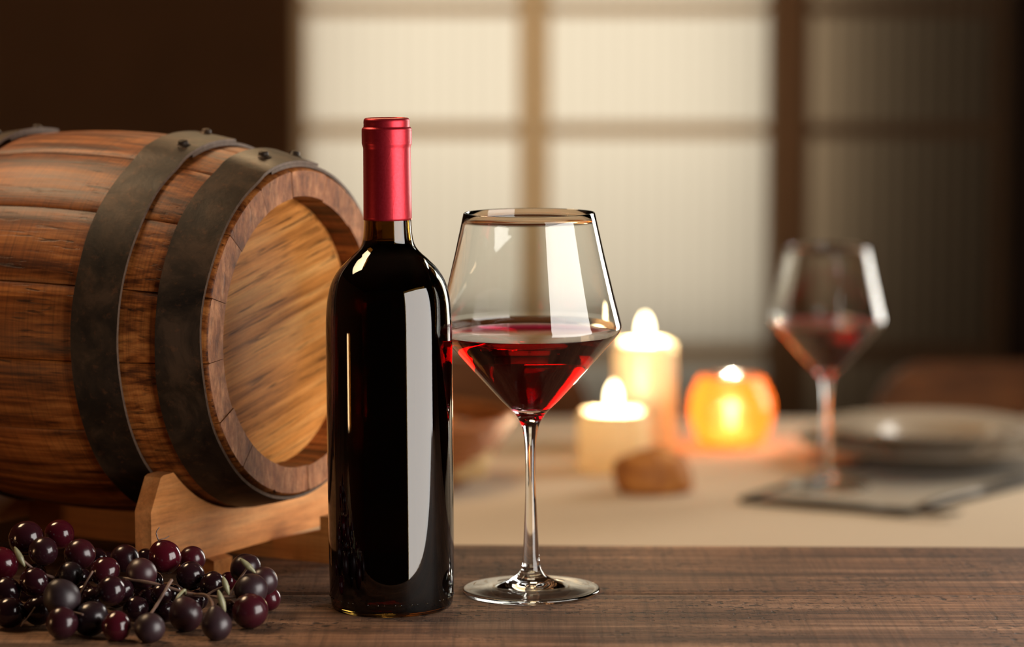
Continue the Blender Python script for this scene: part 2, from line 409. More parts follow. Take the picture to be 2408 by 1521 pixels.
ZS = [(0.0, 0.06), (0.545, 0.575), (0.969, 0.994), (1.197, 1.221), (1.425, 1.449), (1.66, 1.685), (2.14, 2.18)]
window('window_1', [(-0.405, -0.385), (0.011, 0.071), (0.480, 0.487)], ZS, M['pane'], M['frame'])
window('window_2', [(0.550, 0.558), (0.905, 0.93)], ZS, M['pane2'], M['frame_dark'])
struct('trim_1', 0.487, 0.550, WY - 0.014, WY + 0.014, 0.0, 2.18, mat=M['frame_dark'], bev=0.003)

# ------------------------------------------------------------------ wooden counter
counter = empty('wooden_counter', (0.2, 1.78, 0), 0, 'weathered brown plank counter in the foreground under bottle, glass and barrel', 'counter')
def plank(y0, y1, seed, x0=-1.35, x1=1.35, th=0.032):
    """a board with a softly uneven, rounded long edge; local coords of the counter"""
    bm = bmesh.new(); nx = 120; prof = []
    random.seed(seed)
    rows = []
    for i in range(nx + 1):
        x = x0 + (x1 - x0) * i / nx
        e0 = 0.0009 * noise.noise(Vector((x * 9, seed, 0))) ; e1 = 0.0012 * noise.noise(Vector((x * 9, seed + 5, 0)))
        r = 0.0009
        sec = [(y0 + e0, -th), (y0 + e0, -r), (y0 + e0 + r * 0.3, -r * 0.3), (y0 + e0 + r, 0), (y0 + 0.012, 0), ((y0 + y1) / 2, 0), (y1 - 0.012, 0), (y1 + e1 - r, 0), (y1 + e1 - r * 0.3, -r * 0.3), (y1 + e1, -r), (y1 + e1, -th)]
        if y1 > 1.9: sec = [(y - (0.026 * x if y > 1.85 and k_ > 5 else 0), z) for k_, (y, z) in enumerate(sec)]
        rows.append([bm.verts.new((x - 0.2, y - 1.78, z + T)) for y, z in sec])
    for a, b in zip(rows, rows[1:]):
        for k in range(len(a)):
            j = (k + 1) % len(a); bm.faces.new((a[k], a[j], b[j], b[k]))
    bm.faces.new(rows[0]); bm.faces.new(rows[-1][::-1])
    return bm_obj('plank', bm, M['counter'], counter, autos=40)
plank(1.7755, 1.942, 1)
plank(1.616, 1.7753, 2)
for sx in (-1, 1):
    for yy in (1.66, 1.90):
        xx = 0.2 + sx * 1.1 - 0.2
        box_obj('leg', xx - 0.03 + (-0.0), xx + 0.03, yy - 1.78 - 0.03, yy - 1.78 + 0.03, 0, T - 0.032, M['counter'], counter, 0.003)
box_obj('apron', -1.17 - 0.0, 1.17, 1.89 - 1.78, 1.91 - 1.78, T - 0.12, T - 0.032, M['counter'], counter, 0.002)

# ------------------------------------------------------------------ oak barrel
AZ = -math.radians(29.07)
BC = Vector((-0.1323, 1.855, T + 0.151))
barrel = empty('oak_barrel', (BC.x, BC.y, BC.z), AZ, 'small oak wine barrel with dark iron hoops lying on a wooden cradle', 'barrel')
def rw(s): return 0.123 - 0.001 * ((145 - s) ** 2) * 0.001      # outer stave radius (m), s in mm from the front rim
L = 290.0
ANG = [95, 115, 139.3, 163, 185.4, 207.5, 229.3, 252, 274.3, 296, 318, 340, 2, 25, 48, 71.5]
def stave(a0, a1, idx):
    bm = bmesh.new(); rnd = random.Random(idx * 13 + 1)
    if a1 < a0: a1 += 360
    gap = 0.12
    A0, A1 = math.radians(a0 + gap), math.radians(a1 - gap)
    na = 8; ss = [0, 0.8, 2.5, 8, 16, 24, 35, 50, 65, 80, 95, 115, 130, 145, 160, 175, 195, 210, 225, 240, 255, 266, 274, 282, 287.5, 289.2, 290]
    ins = 0.0845 + rnd.uniform(-0.0008, 0.0008); prj = rnd.uniform(-0.5, 0.5); lift = rnd.uniform(-0.0003, 0.0003)
    rows = []
    for s in ss:
        ro = rw(s) - (0.0009 if s in (0, 290) else 0.0002 if s in (0.8, 289.2) else 0) + lift
        e = min(s, 290 - s)
        ri = ins - (0.0 if e > 1 else -0.0006) + (rw(s) - rw(30) if 30 < s < 260 else 0) * 1.0
        row = []
        fr = [0, 0.03, 0.2, 0.4, 0.6, 0.8, 0.97, 1]
        sc = -(s + prj * (1 if s < 5 else 0)) * 0.001
        for f in fr:
            a = A0 + (A1 - A0) * f; r = ro - (0.0008 if f in (0, 1) else 0)
            row.append((sc, r * math.cos(a), r * math.sin(a)))
        for f in fr[::-1]:
            a = A0 + (A1 - A0) * f
            row.append((sc, ri * math.cos(a), ri * math.sin(a)))
        rows.append([bm.verts.new(v) for v in row])
    m = len(rows[0])
    for a, b in zip(rows, rows[1:]):
        for k in range(m):
            f = bm.faces.new((a[k], a[(k + 1) % m], b[(k + 1) % m], b[k]))
            if 8 <= k <= 14: f.material_index = 0
    for rr in (rows[0], rows[-1]):
        h = m // 2
        for k in range(h - 1):
            f = bm.faces.new((rr[k], rr[k + 1], rr[m - 2 - k], rr[m - 1 - k])); f.material_index = 1
    return bm_obj('stave', bm, [M['stave'], M['stave_end']], barrel, autos=35)
for i in range(16): stave(ANG[i], ANG[(i + 1) % 16], i)
for s, sg in ((17, 1), (273, -1)):
    bm = bmesh.new()
    pr = [(0, 0), (40, 0), (78, 0), (86, -2.5), (86, -8), (0, -8)]
    lathe_bm(pr, 96, bm=bm)
    bmesh.ops.transform(bm, matrix=Matrix.Rotation(PI / 2 * sg, 4, 'Y'), verts=bm.verts)
    bmesh.ops.translate(bm, vec=(-s * 0.001, 0, 0), verts=bm.verts)
    bm_obj('barrel_head', bm, M['head'], barrel, autos=30)
def hoop(s0, s1, lap_a, lap_b, seed, rivs, sgn=1):
    """iron band; runs from lap_a down under, all round and ends on top at lap_b. degrees. s0<s1"""
    bm = bmesh.new(); n = 128; th = 0.0019
    start = lap_a; total = 360 + (lap_a - lap_b)          # angle decreases from lap_a ... to lap_b - going the long way round
    rows = []
    for i in range(n + 1):
        d = total * i / n; a = start - d
        lapped = d - 360 + 0.0          # >0 : lying on top of the start
        k = min(max((lapped + 10) / 8.0, 0), 1); off = th * 1.08 * k * k * (3 - 2 * k)
        ar = math.radians(a)
        wob = 0.0011 * noise.noise(Vector((math.cos(ar) * 2.6, math.sin(ar) * 2.6, seed)))
        wob2 = 0.0011 * noise.noise(Vector((math.cos(ar) * 2.6, math.sin(ar) * 2.6, seed + 9)))
        bulge = 0.0007 * noise.noise(Vector((math.cos(ar) * 4, math.sin(ar) * 4, seed + 3)))
        row = []
        for (s, w_) in ((s0, wob), (s0 + (s1 - s0) * 0.5, 0), (s1, wob2)):
            r = rw(s) + 0.0006 + off + bulge * 0.4
            x = -(s * 0.001 + w_)
            row.append((x, r, ar))
        pts = [(x, (r + th) * math.cos(c), (r + th) * math.sin(c)) for x, r, c in row] + [(x, r * math.cos(c), r * math.sin(c)) for x, r, c in row[::-1]]
        rows.append([bm.verts.new(p) for p in pts])
    for a, b in zip(rows, rows[1:]):
        for k in range(6):
            f = bm.faces.new((a[k], a[(k + 1) % 6], b[(k + 1) % 6], b[k]))
            if k in (2, 5): f.material_index = 1
    for rr in (rows[0], rows[-1]):
        f = bm.faces.new(rr); f.material_index = 1
    bmesh.ops.bevel(bm, geom=[e for e in bm.edges if len(e.link_faces) == 2 and e.calc_face_angle(0) > 1.0], offset=0.0003, segments=1, affect='EDGES')
    h = bm_obj('hoop', bm, [M['iron'], M['iron_edge']], barrel, autos=35)
    for (s, ad) in rivs:
        a = math.radians(ad); r = rw(s) + 0.0006 + th * 2.1
        rb = lathe_bm([(5.2, 0.0), (4.2, 0.7), (3.2, 1.1), (3.1, 2.6), (2.6, 3.4), (1.2, 3.8), (0, 3.8)], 20)
        rot = Vector((0, 0, 1)).rotation_difference(Vector((0.08, math.cos(a), math.sin(a)))).to_matrix().to_4x4()
        bmesh.ops.transform(rb, matrix=Matrix.Translation((-s * 0.001, (r - 0.0006) * math.cos(a), (r - 0.0006) * math.sin(a))) @ rot, verts=rb.verts)
        bm_obj('rivet', rb, M['iron'], h)
hoop(3.0, 31.5, 105.0, 76.0, 1.0, [(18, 97), (17, 79.5)])
hoop(55.5, 86.5, 108.5, 84.5, 2.0, [(66, 105), (75, 87)])
hoop(203.5, 234.5, 104.0, 80.0, 3.0, [(222, 100), (215, 84)])
hoop(258.5, 287.0, 104.0, 80.0, 4.0, [(272, 100), (272, 84)])

# cradle: two shaped cross boards on two rails, same axes as the barrel
cradle = empty('barrel_cradle', (BC.x, BC.y, T), AZ, 'light beech cradle with two curved supports holding the barrel', 'stand')
def support(s0, s1, name='support_board'):
    bm = bmesh.new(); cz = 0.151
    R0 = 0.1145
    half = [(0.104, 0.011), (0.104, 0.0486), (0.0935, 0.0685), (0.0905, 0.0697), (0.0800, 0.0699)]
    a_end = math.atan2(0.0699 - cz, 0.0800)
    pts = [(-u, z) for u, z in half]
    R0 = math.hypot(0.080, 0.0699 - cz)
    aa = math.atan2(0.0699 - cz, -0.080)
    n = 26
    a0 = aa if aa < 0 else aa; a1 = a_end
    for i in range(1, n):
        a = a0 + (a1 - a0) * i / n; pts.append((R0 * math.cos(a), cz + R0 * math.sin(a)))
    pts += [(u, z) for u, z in half[::-1]]
    fr = [bm.verts.new((-s0 * 0.001, u, z)) for u, z in pts]; bk = [bm.verts.new((-s1 * 0.001, u, z)) for u, z in pts]
    m = len(pts)
    for k in range(m): bm.faces.new((fr[k], fr[(k + 1) % m], bk[(k + 1) % m], bk[k]))
    bm.faces.new(fr); bm.faces.new(bk[::-1])
    bmesh.ops.bevel(bm, geom=[e for e in bm.edges if len(e.link_faces) == 2 and e.calc_face_angle(0) > 0.9], offset=0.0008, segments=2, affect='EDGES')
    return bm_obj(name, bm, M['cradle'], cradle, autos=30)
support(41.5, 53.5); support(236.5, 248.5)
def rail(name, u0, u1, side):
    bm = bmesh.new()
    m = len(side)
    A = [bm.verts.new((x * 0.001, u0, z * 0.001)) for x, z in side]; B = [bm.verts.new((x * 0.001, u1, z * 0.001)) for x, z in side]
    for k in range(m): bm.faces.new((A[k], A[(k + 1) % m], B[(k + 1) % m], B[k]))
    bm.faces.new(A); bm.faces.new(B[::-1])
    bmesh.ops.bevel(bm, geom=[e for e in bm.edges if len(e.link_faces) == 2 and e.calc_face_angle(0) > 0.9], offset=0.0007, segments=2, affect='EDGES')
    return bm_obj(name, bm, M['cradle_dark'], cradle, autos=30)
rail('rail', 0.025, 0.043, [(8, 0), (8, 30), (-3, 30), (-3, 21), (-41, 11.5), (-41.5, 11.0), (-53.5, 11.0), (-53.5, 30), (-236.5, 30), (-236.5, 0)])
for s_ in (36, 234):
    for u0, u1 in ((-0.046, -0.026), (0.070, 0.090)):
        if s_ == 36 and u0 > 0: continue
        rail('foot_block', u0, u1, [(-s_, 0), (-s_, 9.5), (-s_ - 5.5, 11.0), (-s_ - 18, 11.0), (-s_ - 18, 0)])

# ------------------------------------------------------------------ wine bottle
bottle = empty('wine_bottle', (-0.0712, 1.740, T), 0, 'dark unlabelled red wine bottle with red foil capsule beside the wine glass', 'bottle')
bottle.rotation_euler = (0, math.radians(-0.40), 0)
out = [(0, 0.3), (28, 0.3), (33.5, 0.0), (35.6, 1.6), (36.4, 6), (36.9, 14), (37.2, 45), (37.2, 90), (37.2, 134), (37.1, 166), (36.7, 176), (35.7, 185), (33.4, 193.5), (29.2, 200.7), (22.6, 207.5), (19.0, 210.7), (16.6, 213.6), (15.1, 217.0), (14.2, 222.7), (13.8, 230.0), (13.6, 272), (14.0, 276), (14.0, 282), (12.8, 284), (12.6, 288)]
outs = smooth_prof(out, 4)
inn = [(max(r - 2.6, 0), z) for r, z in out if 14 <= z < 288]
inn[0] = (34.5, 14)
inns = smooth_prof([(0, 9), (18, 6), (28, 3), (33.4, 3.6)] + inn + [(10.2, 288)], 4)
bm = lathe_bm(outs + inns[::-1], 128)
bm_obj('bottle_glass', bm, M['bottle'], bottle)
wl = 217.8
wp = [(r + 0.12 if r > 0 else 0, z) for r, z in inns if z < wl]
wr = wp[-1][0]
wp = wp + [(wr, wl), (wr - 0.6, wl - 0.5), (0, wl - 0.5)]
wp[0] = (0, wp[0][1] - 0.1)
bm_obj('wine', lathe_bm(wp, 96), M['bottle_wine'], bottle)
capp = smooth_prof([(13.95, 230.0, 1), (14.2, 230.0, 1), (14.15, 236), (14.0, 255), (13.9, 270.2), (13.95, 272.0), (14.55, 274.2), (14.65, 275.0), (14.62, 282.3), (14.45, 283.3), (13.6, 284.2), (13.45, 285.0), (13.5, 287.4), (13.2, 288.6), (12.4, 289.3), (11.2, 289.5), (10.6, 289.0), (0, 288.9)], 4)
cap = bm_obj('capsule', lathe_bm(capp, 96), M['capsule'], bottle)
sol = cap.modifiers.new('s', 'SOLIDIFY'); sol.thickness = 0.00012; sol.offset = -1
def torus_bm(R, r, z, n=96, k=8, bm=None):
    bm = bm or bmesh.new()
    rings = [[bm.verts.new(((R + r * math.cos(2 * PI * j / k)) * math.cos(2 * PI * i / n), (R + r * math.cos(2 * PI * j / k)) * math.sin(2 * PI * i / n), z + r * math.sin(2 * PI * j / k))) for j in range(k)] for i in range(n)]
    for i in range(n):
        for j in range(k): bm.faces.new((rings[i][j], rings[(i + 1) % n][j], rings[(i + 1) % n][(j + 1) % k], rings[i][(j + 1) % k]))
    return bm
# row of perforations of the tear strip
bm = bmesh.new()
for i in range(110):
    a = 2 * PI * i / 110
    for z in (0.2754, 0.2820):
        bmesh.ops.create_icosphere(bm, subdivisions=1, radius=0.00013, matrix=Matrix.Translation((0.01464 * math.cos(a), 0.01464 * math.sin(a), z)) @ Matrix.Diagonal((1, 1, 0.6, 1)))
bm_obj('tear_strip_stitching', bm, M['capsule'], bottle, kind='stuff')
# glass dots round the foot of the bottle
bm = bmesh.new()
for i in range(46):
    if i % 9 in (4,): continue
    a = 2 * PI * (i + 0.15 * math.sin(i * 3.1)) / 46
    bmesh.ops.create_icosphere(bm, subdivisions=2, radius=0.00055, matrix=Matrix.Translation((0.03655 * math.cos(a), 0.03655 * math.sin(a), 0.0075)))
bm_obj('base_dots', bm, M['bottle'], bottle, kind='stuff')

# ------------------------------------------------------------------ wine glasses
def wine_glass(loc, label, tilt=0.0, wine_z=158.2, n=128):
    g = empty('wine_glass', loc, 0, label, 'wine glass', 'red wine glasses')
    g.rotation_euler = (0, math.radians(tilt), 0)
    o_ = [(0, 4.6), (6, 4.5), (11, 4.1), (17, 3.1), (26, 1.5), (36, 0.3), (40.2, 0.0), (41.3, 0.4), (41.8, 1.4), (41.6, 2.3), (40.8, 2.7), (36, 3.0), (26, 4.1), (17, 6.4), (11.2, 9.0), (8.0, 11.6), (6.3, 14.2), (5.5, 17.0), (4.8, 25.7), (4.0, 42.2), (3.25, 60), (3.05, 72), (3.4, 90), (4.2, 97), (5.1, 101.5), (6.9, 105.5), (9.6, 109.6), (13.2, 113.6), (18.0, 118.2), (35.0, 136.9), (50.3, 154.2), (53.6, 158.0), (55.1, 160.9), (55.3, 163.0), (54.7, 165.8), (51.1, 180.0), (45.0, 205.7, 1), (39.5, 230.8, 1), (39.25, 231.15)]
    i_ = [(39.0, 231.15), (38.75, 230.8, 1), (44.3, 205.7, 1), (50.4, 180.0), (53.8, 165.8), (54.4, 163.0), (54.2, 161.2), (52.8, 158.7), (49.3, 155.0), (34.0, 137.9), (18.0, 120.8), (13.2, 116.2), (10.2, 114.3), (5, 113.3), (0, 113.1)]
    so = smooth_prof(o_, 4); si = smooth_prof(i_, 4)
    bm_obj('glass_body', lathe_bm(so + si, n), M['glass'], g)
    rev = si[::-1]
    wp = []
    for r, z in rev:
        if z < wine_z - 0.05: wp.append((r + 0.18 if r > 0.5 else r, z - 0.12))
    # radius of the inner wall at the wine level
    for (r0, z0), (r1, z1) in zip(rev, rev[1:]):
        if z0 <= wine_z <= z1: rwn = r0 + (r1 - r0) * (wine_z - z0) / (z1 - z0)
    wp += [(rwn + 0.18, wine_z), (rwn - 0.3, wine_z - 0.1), (rwn - 1.2, wine_z - 0.45), (0, wine_z - 0.5)]
    bm_obj('wine', lathe_bm(wp, n), M['wine'], g)
    return g
wine_glass((0.0117, 1.7825, T), 'large angular wine glass of red wine on the wooden counter, right of the bottle', -0.35)
wine_glass((0.302, 2.832, T2 + 0.003), 'blurred wine glass of red wine on the tablecloth in the background', 0, 157.5, 64)

# ------------------------------------------------------------------ grapes
bunch = empty('grape_bunch', (-0.225, 1.70, T), 0, 'bunch of dark purple grapes lying on the counter in front of the barrel', 'grapes')
BO = Vector((-225, 1700, 0))
GR = [(-287.1,1735.0,41.6,9.9), (-270.3,1755.0,40.5,8.5), (-273.8,1715.0,37.6,8.3), (-253.9,1725.0,34.0,8.9), (-298.5,1715.0,29.8,9.6), (-228.8,1735.0,29.6,8.2), (-235.8,1700.0,28.4,8.3), (-214.7,1700.0,27.2,8.7), (-203.6,1722.0,33.0,9.3), (-190.1,1745.0,27.5,7.5), (-187.6,1712.0,23.6,8.1), (-176.3,1722.1,16.1,6.9), (-157.9,1735.0,23.7,8.4), (-145.2,1715.0,20.0,8.1), (-150.7,1691.9,19.3,9.2), (-143.4,1728.3,6.9,6.9), (-149.8,1675.3,10.4,9.8), (-255.1,1661.5,20.4,10.2), (-229.1,1675.0,22.1,8.1), (-257.6,1712.0,24.6,7.3), (-275.5,1690.0,24.4,8.0), (-291.5,1690.0,18.4,8.2), (-287.6,1676.2,9.3,8.6), (-253.0,1646.6,9.3,8.7), (-238.5,1657.4,9.5,9.5), (-221.9,1642.5,8.2,8.0), (-202.7,1638.0,8.4,8.2), (-185.8,1668.9,9.6,9.3), (-165.8,1644.9,8.4,8.2), (-165.3,1694.2,6.6,6.5), (-215.8,1680.0,10.5,7.2), (-248.5,1757.5,25.6,6.0), (-243.8,1767.5,21.2,6.1), (-219.7,1765.0,23.7,6.1), (-170.2,1760.0,11.2,5.5), (-201.4,1694.3,6.8,6.8), (-199.1,1715.0,12.1,5.9), (-183.9,1714.9,8.9,5.9), (-272.0,1681.7,9.4,8.2), (-226.8,1710.0,12.4,5.9), (-248.4,1705.0,13.4,6.8), (-316.8,1730.0,33.8,8.9), (-312.3,1690.0,18.9,9.2)]
# direction of the stem end of each grape and how much it is drawn out there
AX = {17: ((-0.35, -0.35, 0.9), 0.16), 28: ((-0.15, 0.1, 1), 0.36), 27: ((-0.4, -0.1, 1), 0.14), 25: ((0.1, 0.2, 1), 0.10), 8: ((-0.5, 0, 1), 0.08), 0: ((0.7, 0, 1), 0.06), 24: ((0.5, 0.3, 0.5), 0.12), 12: ((0.9, 0, 0.5), 0.14)}
LOOK = {0: (0.10, 0.25), 1: (0.10, 0.75), 2: (0.25, 0.15), 3: (0.35, 0.5), 4: (0.10, 0.9), 5: (0.45, 0.3), 6: (0.12, 0.5), 7: (0.85, 0.45), 8: (0.05, 0.8), 9: (0.40, 0.9),
        10: (0.20, 0.1), 11: (0.40, 0.0), 12: (0.60, 0.2), 13: (0.75, 0.3), 14: (0.80, 0.1), 15: (0.30, 1.0), 16: (0.35, 0.55), 17: (1.0, 0.0), 18: (0.15, 0.15), 19: (0.5, 0.0),
        20: (0.05, 0.2), 23: (0.35, 0.3), 24: (0.45, 0.0), 25: (0.08, 0.7), 26: (0.9, 0.1), 27: (0.75, 0.3), 28: (0.8, 0.1), 34: (0.1, 1.0)}
# berries inside the bunch, under the visible ones
rg = random.Random(5)
for _ in range(4000):
    if len(GR) >= 66: break
    p = (rg.uniform(-305, -170), rg.uniform(1672, 1752), rg.uniform(6, 21), rg.uniform(5.6, 7.4))
    if p[2] < p[3]: p = (p[0], p[1], p[3], p[3])
    if all(math.dist(p[:3], q[:3]) > (p[3] + q[3]) * 0.97 for q in GR): GR.append(p)
for i, (x, y, z, r) in enumerate(GR):
    rn = random.Random(i + 40)
    bm = bmesh.new()
    bmesh.ops.create_uvsphere(bm, u_segments=32, v_segments=20, radius=1.0)
    ax, am = AX.get(i, ((rn.uniform(-1, 1), rn.uniform(-0.5, 1), rn.uniform(0, 1)), 0.05))
    q = Vector((0, 0, 1)).rotation_difference(Vector(ax).normalized())
    for v in bm.verts:
        c = v.co.copy(); tz = max(c.z, 0)
        c.z += am * tz ** 5 - 0.03 * max(-c.z, 0) ** 6
        c.z -= 0.035 * math.exp(-((c.x ** 2 + c.y ** 2) / 0.006)) * (1 if v.co.z > 0 else 0.7)
        c *= 1 + 0.018 * noise.noise(c * 1.3 + Vector((i, 0, 0)))
        v.co = (q @ c) * r * 0.00104
    go = bm_obj('grape', bm, M['grape'], bunch, loc=((x - BO.x) * 0.001, (y - BO.y) * 0.001, z * 0.001))
    go.color = (LOOK.get(i, (0.12, 0.1))[0], LOOK.get(i, (0.12, 0.1))[1], 0, 1)
def L_(pts): return [((x - BO.x) * 0.001, (y - BO.y) * 0.001, z * 0.001) for x, y, z in pts]
def stem(name, pts, r0, r1, mat='stem', k=4):
    p = spline(L_(pts), k); n = len(p)
    rs = [(r0 + (r1 - r0) * i / (n - 1)) * 0.001 * (1 + 0.22 * noise.noise(Vector((i * 0.7, r0, r1 * 3)))) for i in range(n)]
    return bm_obj(name, tube_bm(p, rs, 10), M[mat], bunch)
stem('main_stem', [(-262, 1716, 20), (-240, 1712.0, 22), (-225.5,1697.0,25.0),(-212.0,1690.0,24.5),(-204.6,1689.0,23.0),(-196.1,1689.0,20.7),(-183.9,1688.0,17.5),(-172.8,1688.0,16.2),(-161.8,1688.0,15.9),(-155.6,1689.0,17.2)], 1.25, 0.85)
stem('stem_branch', [(-195.5,1684,26.5), (-196.6,1678.0,25.0),(-197.9,1672.0,22.5),(-202.4,1668.0,15.1),(-205.4,1650.0,11.5), (-205.0,1643.0,14)], 1.0, 0.75)
stem('stem_branch', [(-162.8,1688.0,16.6),(-158.8,1690.0,23.4),(-154.1,1690.0,30.1),(-152.4,1689.0,32.8)], 0.7, 0.55)
stem('stem_branch', [(-176.1,1687.0,17.0),(-171.0,1686.0,20.2),(-164.8,1684.0,22.9)], 0.6, 0.5)
stem('stem_branch', [(-175.1,1687.0,17.0),(-170.0,1678.0,18.0),(-166.0,1669.0,18.7)], 0.6, 0.5)
stem('stem_branch', [(-183, 1688, 17.5), (-174.7,1672.0,20.2),(-169.8,1656.0,19.7),(-168.2,1646.0,18.6)], 0.8, 0.8)
stem('stem_branch', [(-188.0, 1686, 18.5), (-187.5,1676.0,22.2),(-190.0,1670.0,20.2), (-191.0, 1668, 18.2)], 1.0, 0.85, 'bud')
stem('stem_branch', [(-206.5,1722.0,50.7),(-208.3,1721.0,48.0),(-207.7,1721.0,44.6),(-206.7,1722.0,42.0)], 0.35, 0.45)
stem('stem_branch', [(-207.9,1721.0,42.0),(-206.0,1720.0,43.6),(-203.2,1721.0,44.2),(-201.0,1722.0,45.4)], 0.4, 0.3)
stem('stem_branch', [(-240.0,1680.0,32.6),(-243.3,1678.0,27.1),(-247.6,1680.0,19.4)], 0.55, 0.5)
stem('stem_branch', [(-270.7,1664.0,14.9),(-274.6,1662.0,9.7),(-278.6,1660.0,4.6)], 0.35, 0.25)
stem('stem_branch', [(-262, 1716, 20), (-275, 1702, 28), (-283.5, 1692, 38)], 1.1, 0.6)
stem('stem_branch', [(-240.6,1642.5, 15), (-250,1653,15), (-261,1669, 14)], 0.6, 0.5)
def bud(a, b, r):
    a = Vector(L_([a])[0]); b = Vector(L_([b])[0]); d = b - a; ln = d.length; n = 14
    pts = []; rs = []
    for i in range(n + 1):
        t = i / n; pts.append(a + d * t)
        rs.append(max(r * 0.001 * math.sin(PI * (0.04 + 0.92 * t)) ** 0.75 * (1.10 if i == 8 else 1.0), 0.00015))
    bm_obj('green_bud', tube_bm(pts, rs, 16), M['bud'], bunch)
bud((-156.6,1688.0,38.6), (-147.4,1686.0,30.4), 1.75)
bud((-166.0,1684.0,28.8), (-162.5,1682.0,18.2), 1.75)
bud((-167.2,1668.0,24.0), (-163.2,1666.0,11.2), 1.95)
bud((-286.0,1688.0,45.2), (-280.0,1686.0,34.2), 1.8)

# ------------------------------------------------------------------ dining table with cloth
X0, X1, Y0, Y1 = -0.25, 0.98, 2.30, 3.33
dtab = empty('dining_table', ((X0 + X1) / 2, (Y0 + Y1) / 2, 0), 0, 'dining table behind the counter, covered by the cream tablecloth', 'table')
cx, cyy = (X0 + X1) / 2, (Y0 + Y1) / 2
hx, hy = (X1 - X0) / 2, (Y1 - Y0) / 2
box_obj('tabletop', -hx, hx, -hy, hy, T2 - 0.033, T2 - 0.003, M['chair'], dtab, 0.003)
for sx in (-1, 1):
    for sy in (-1, 1):
        box_obj('leg', sx * (hx - 0.08) - 0.03, sx * (hx - 0.08) + 0.03, sy * (hy - 0.08) - 0.03, sy * (hy - 0.08) + 0.03, 0, T2 - 0.033, M['chair'], dtab, 0.003)
bm = bmesh.new(); nx, ny = 96, 60; dr = 0.26
def cl(u, v):
    """u,v arc-length coords measured over the table and down its sides"""
    x = max(min(u, hx + 0.003), -hx - 0.003); y = max(min(v, hy + 0.003), -hy - 0.003)
    du = abs(u) - hx - 0.003; dv = abs(v) - hy - 0.003
    drop = max(du, dv, 0)
    z = T2 - drop
    if drop > 0:
        f = 0.018 * math.sin((u + v) * 22) * min(drop / 0.12, 1)
        if du >= dv: x += math.copysign(abs(f) + 0.002, u)
        else: y += math.copysign(abs(f) + 0.002, v)
    else:
        z += 0.0006 * noise.noise(Vector((u * 6, v * 6, 0)))
    return (x, y, z)
us = [-hx - dr + (2 * (hx + dr)) * i / nx for i in range(nx + 1)]; vs = [-hy - dr + (2 * (hy + dr)) * i / ny for i in range(ny + 1)]
grid = [[bm.verts.new(cl(u, v)) for v in vs] for u in us]
for i in range(nx):
    for j in range(ny): bm.faces.new((grid[i][j], grid[i + 1][j], grid[i + 1][j + 1], grid[i][j + 1]))
tc = bm_obj('tablecloth', bm, M['cloth'], loc=(cx, cyy, 0)); tag(tc, 'cream tablecloth spread over the dining table behind the counter', 'tablecloth')
sol = tc.modifiers.new('s', 'SOLIDIFY'); sol.thickness = 0.0012; sol.offset = -1

# ------------------------------------------------------------------ candles
def flame_bm(h, r):
    return lathe_bm([(r * a, h * b) for a, b in ((0, 0), (0.5, 0.06), (0.85, 0.18), (1.0, 0.36), (0.96, 0.52), (0.80, 0.70), (0.52, 0.85), (0.22, 0.96), (0, 1))], 24)
def candle(loc, r, h, label, fl_h, dome, power):
    c = empty('pillar_candle', loc, 0, label, 'candle', 'lit pillar candles')
    pr = smooth_prof([(0, 0), (r - 1, 0), (r, 1.5), (r, h - 8), (r - 1.5, h - 2), (r - 5, h + 1), (r - 11, h - 2), (12, h - 8), (0, h - 9)], 4)
    pr[0] = (0, 0)
    bm_obj('wax_body', lathe_bm(pr, 64), M['wax'], c)
    w = h - 9
    bm_obj('wick', tube_bm([(0, 0, (w - 3) * 0.001), (0.0006, 0, (w + 4) * 0.001), (0.0012, 0, (w + 13) * 0.001)], 0.0009, 8), M['wick'], c)
    f = bm_obj('flame', flame_bm(fl_h, fl_h * 0.245), M['flame'], c, loc=(0, 0, (w + 12) * 0.001))
    plight('candle_flame_light', (loc[0], loc[1], loc[2] + (w + 14) * 0.001), 0.005, power, (1.0, 0.76, 0.46))
    return c
candle((0.1405, 3.125, T2), 32.5, 109, 'tall cream pillar candle with a burning flame', 27, 4, 10)
candle((0.102, 2.960, T2), 36, 58, 'short cream pillar candle with a burning flame, in front of the tall candle', 27, 6, 8)
vo = empty('votive_holder', (0.2315, 3.115, T2), 0, 'round orange glass tealight holder glowing beside the tall candle', 'candle holder')
vp = smooth_prof([(0, 0), (22, 0), (30, 2), (38, 14), (43.5, 32), (43, 50), (36, 68), (31.5, 74), (30.2, 74), (34, 67.5), (41, 50), (41.5, 32), (36, 15), (29, 5), (20, 3.5), (0, 3.5)], 4)
bm_obj('glass_cup', lathe_bm(vp, 64), M['votive'], vo)
tl = bm_obj('tealight', lathe_bm([(0, 3.6), (19, 3.6), (19.4, 17), (18, 17.5), (17, 15), (0, 15)], 32), M['wax'], vo)
bm_obj('flame', flame_bm(17, 5), M['flame'], tl, loc=(0, 0, 0.020))
plight('votive_flame_light', (0.2315, 3.115, T2 + 0.042), 0.006, 34.0, (1.0, 0.86, 0.52))

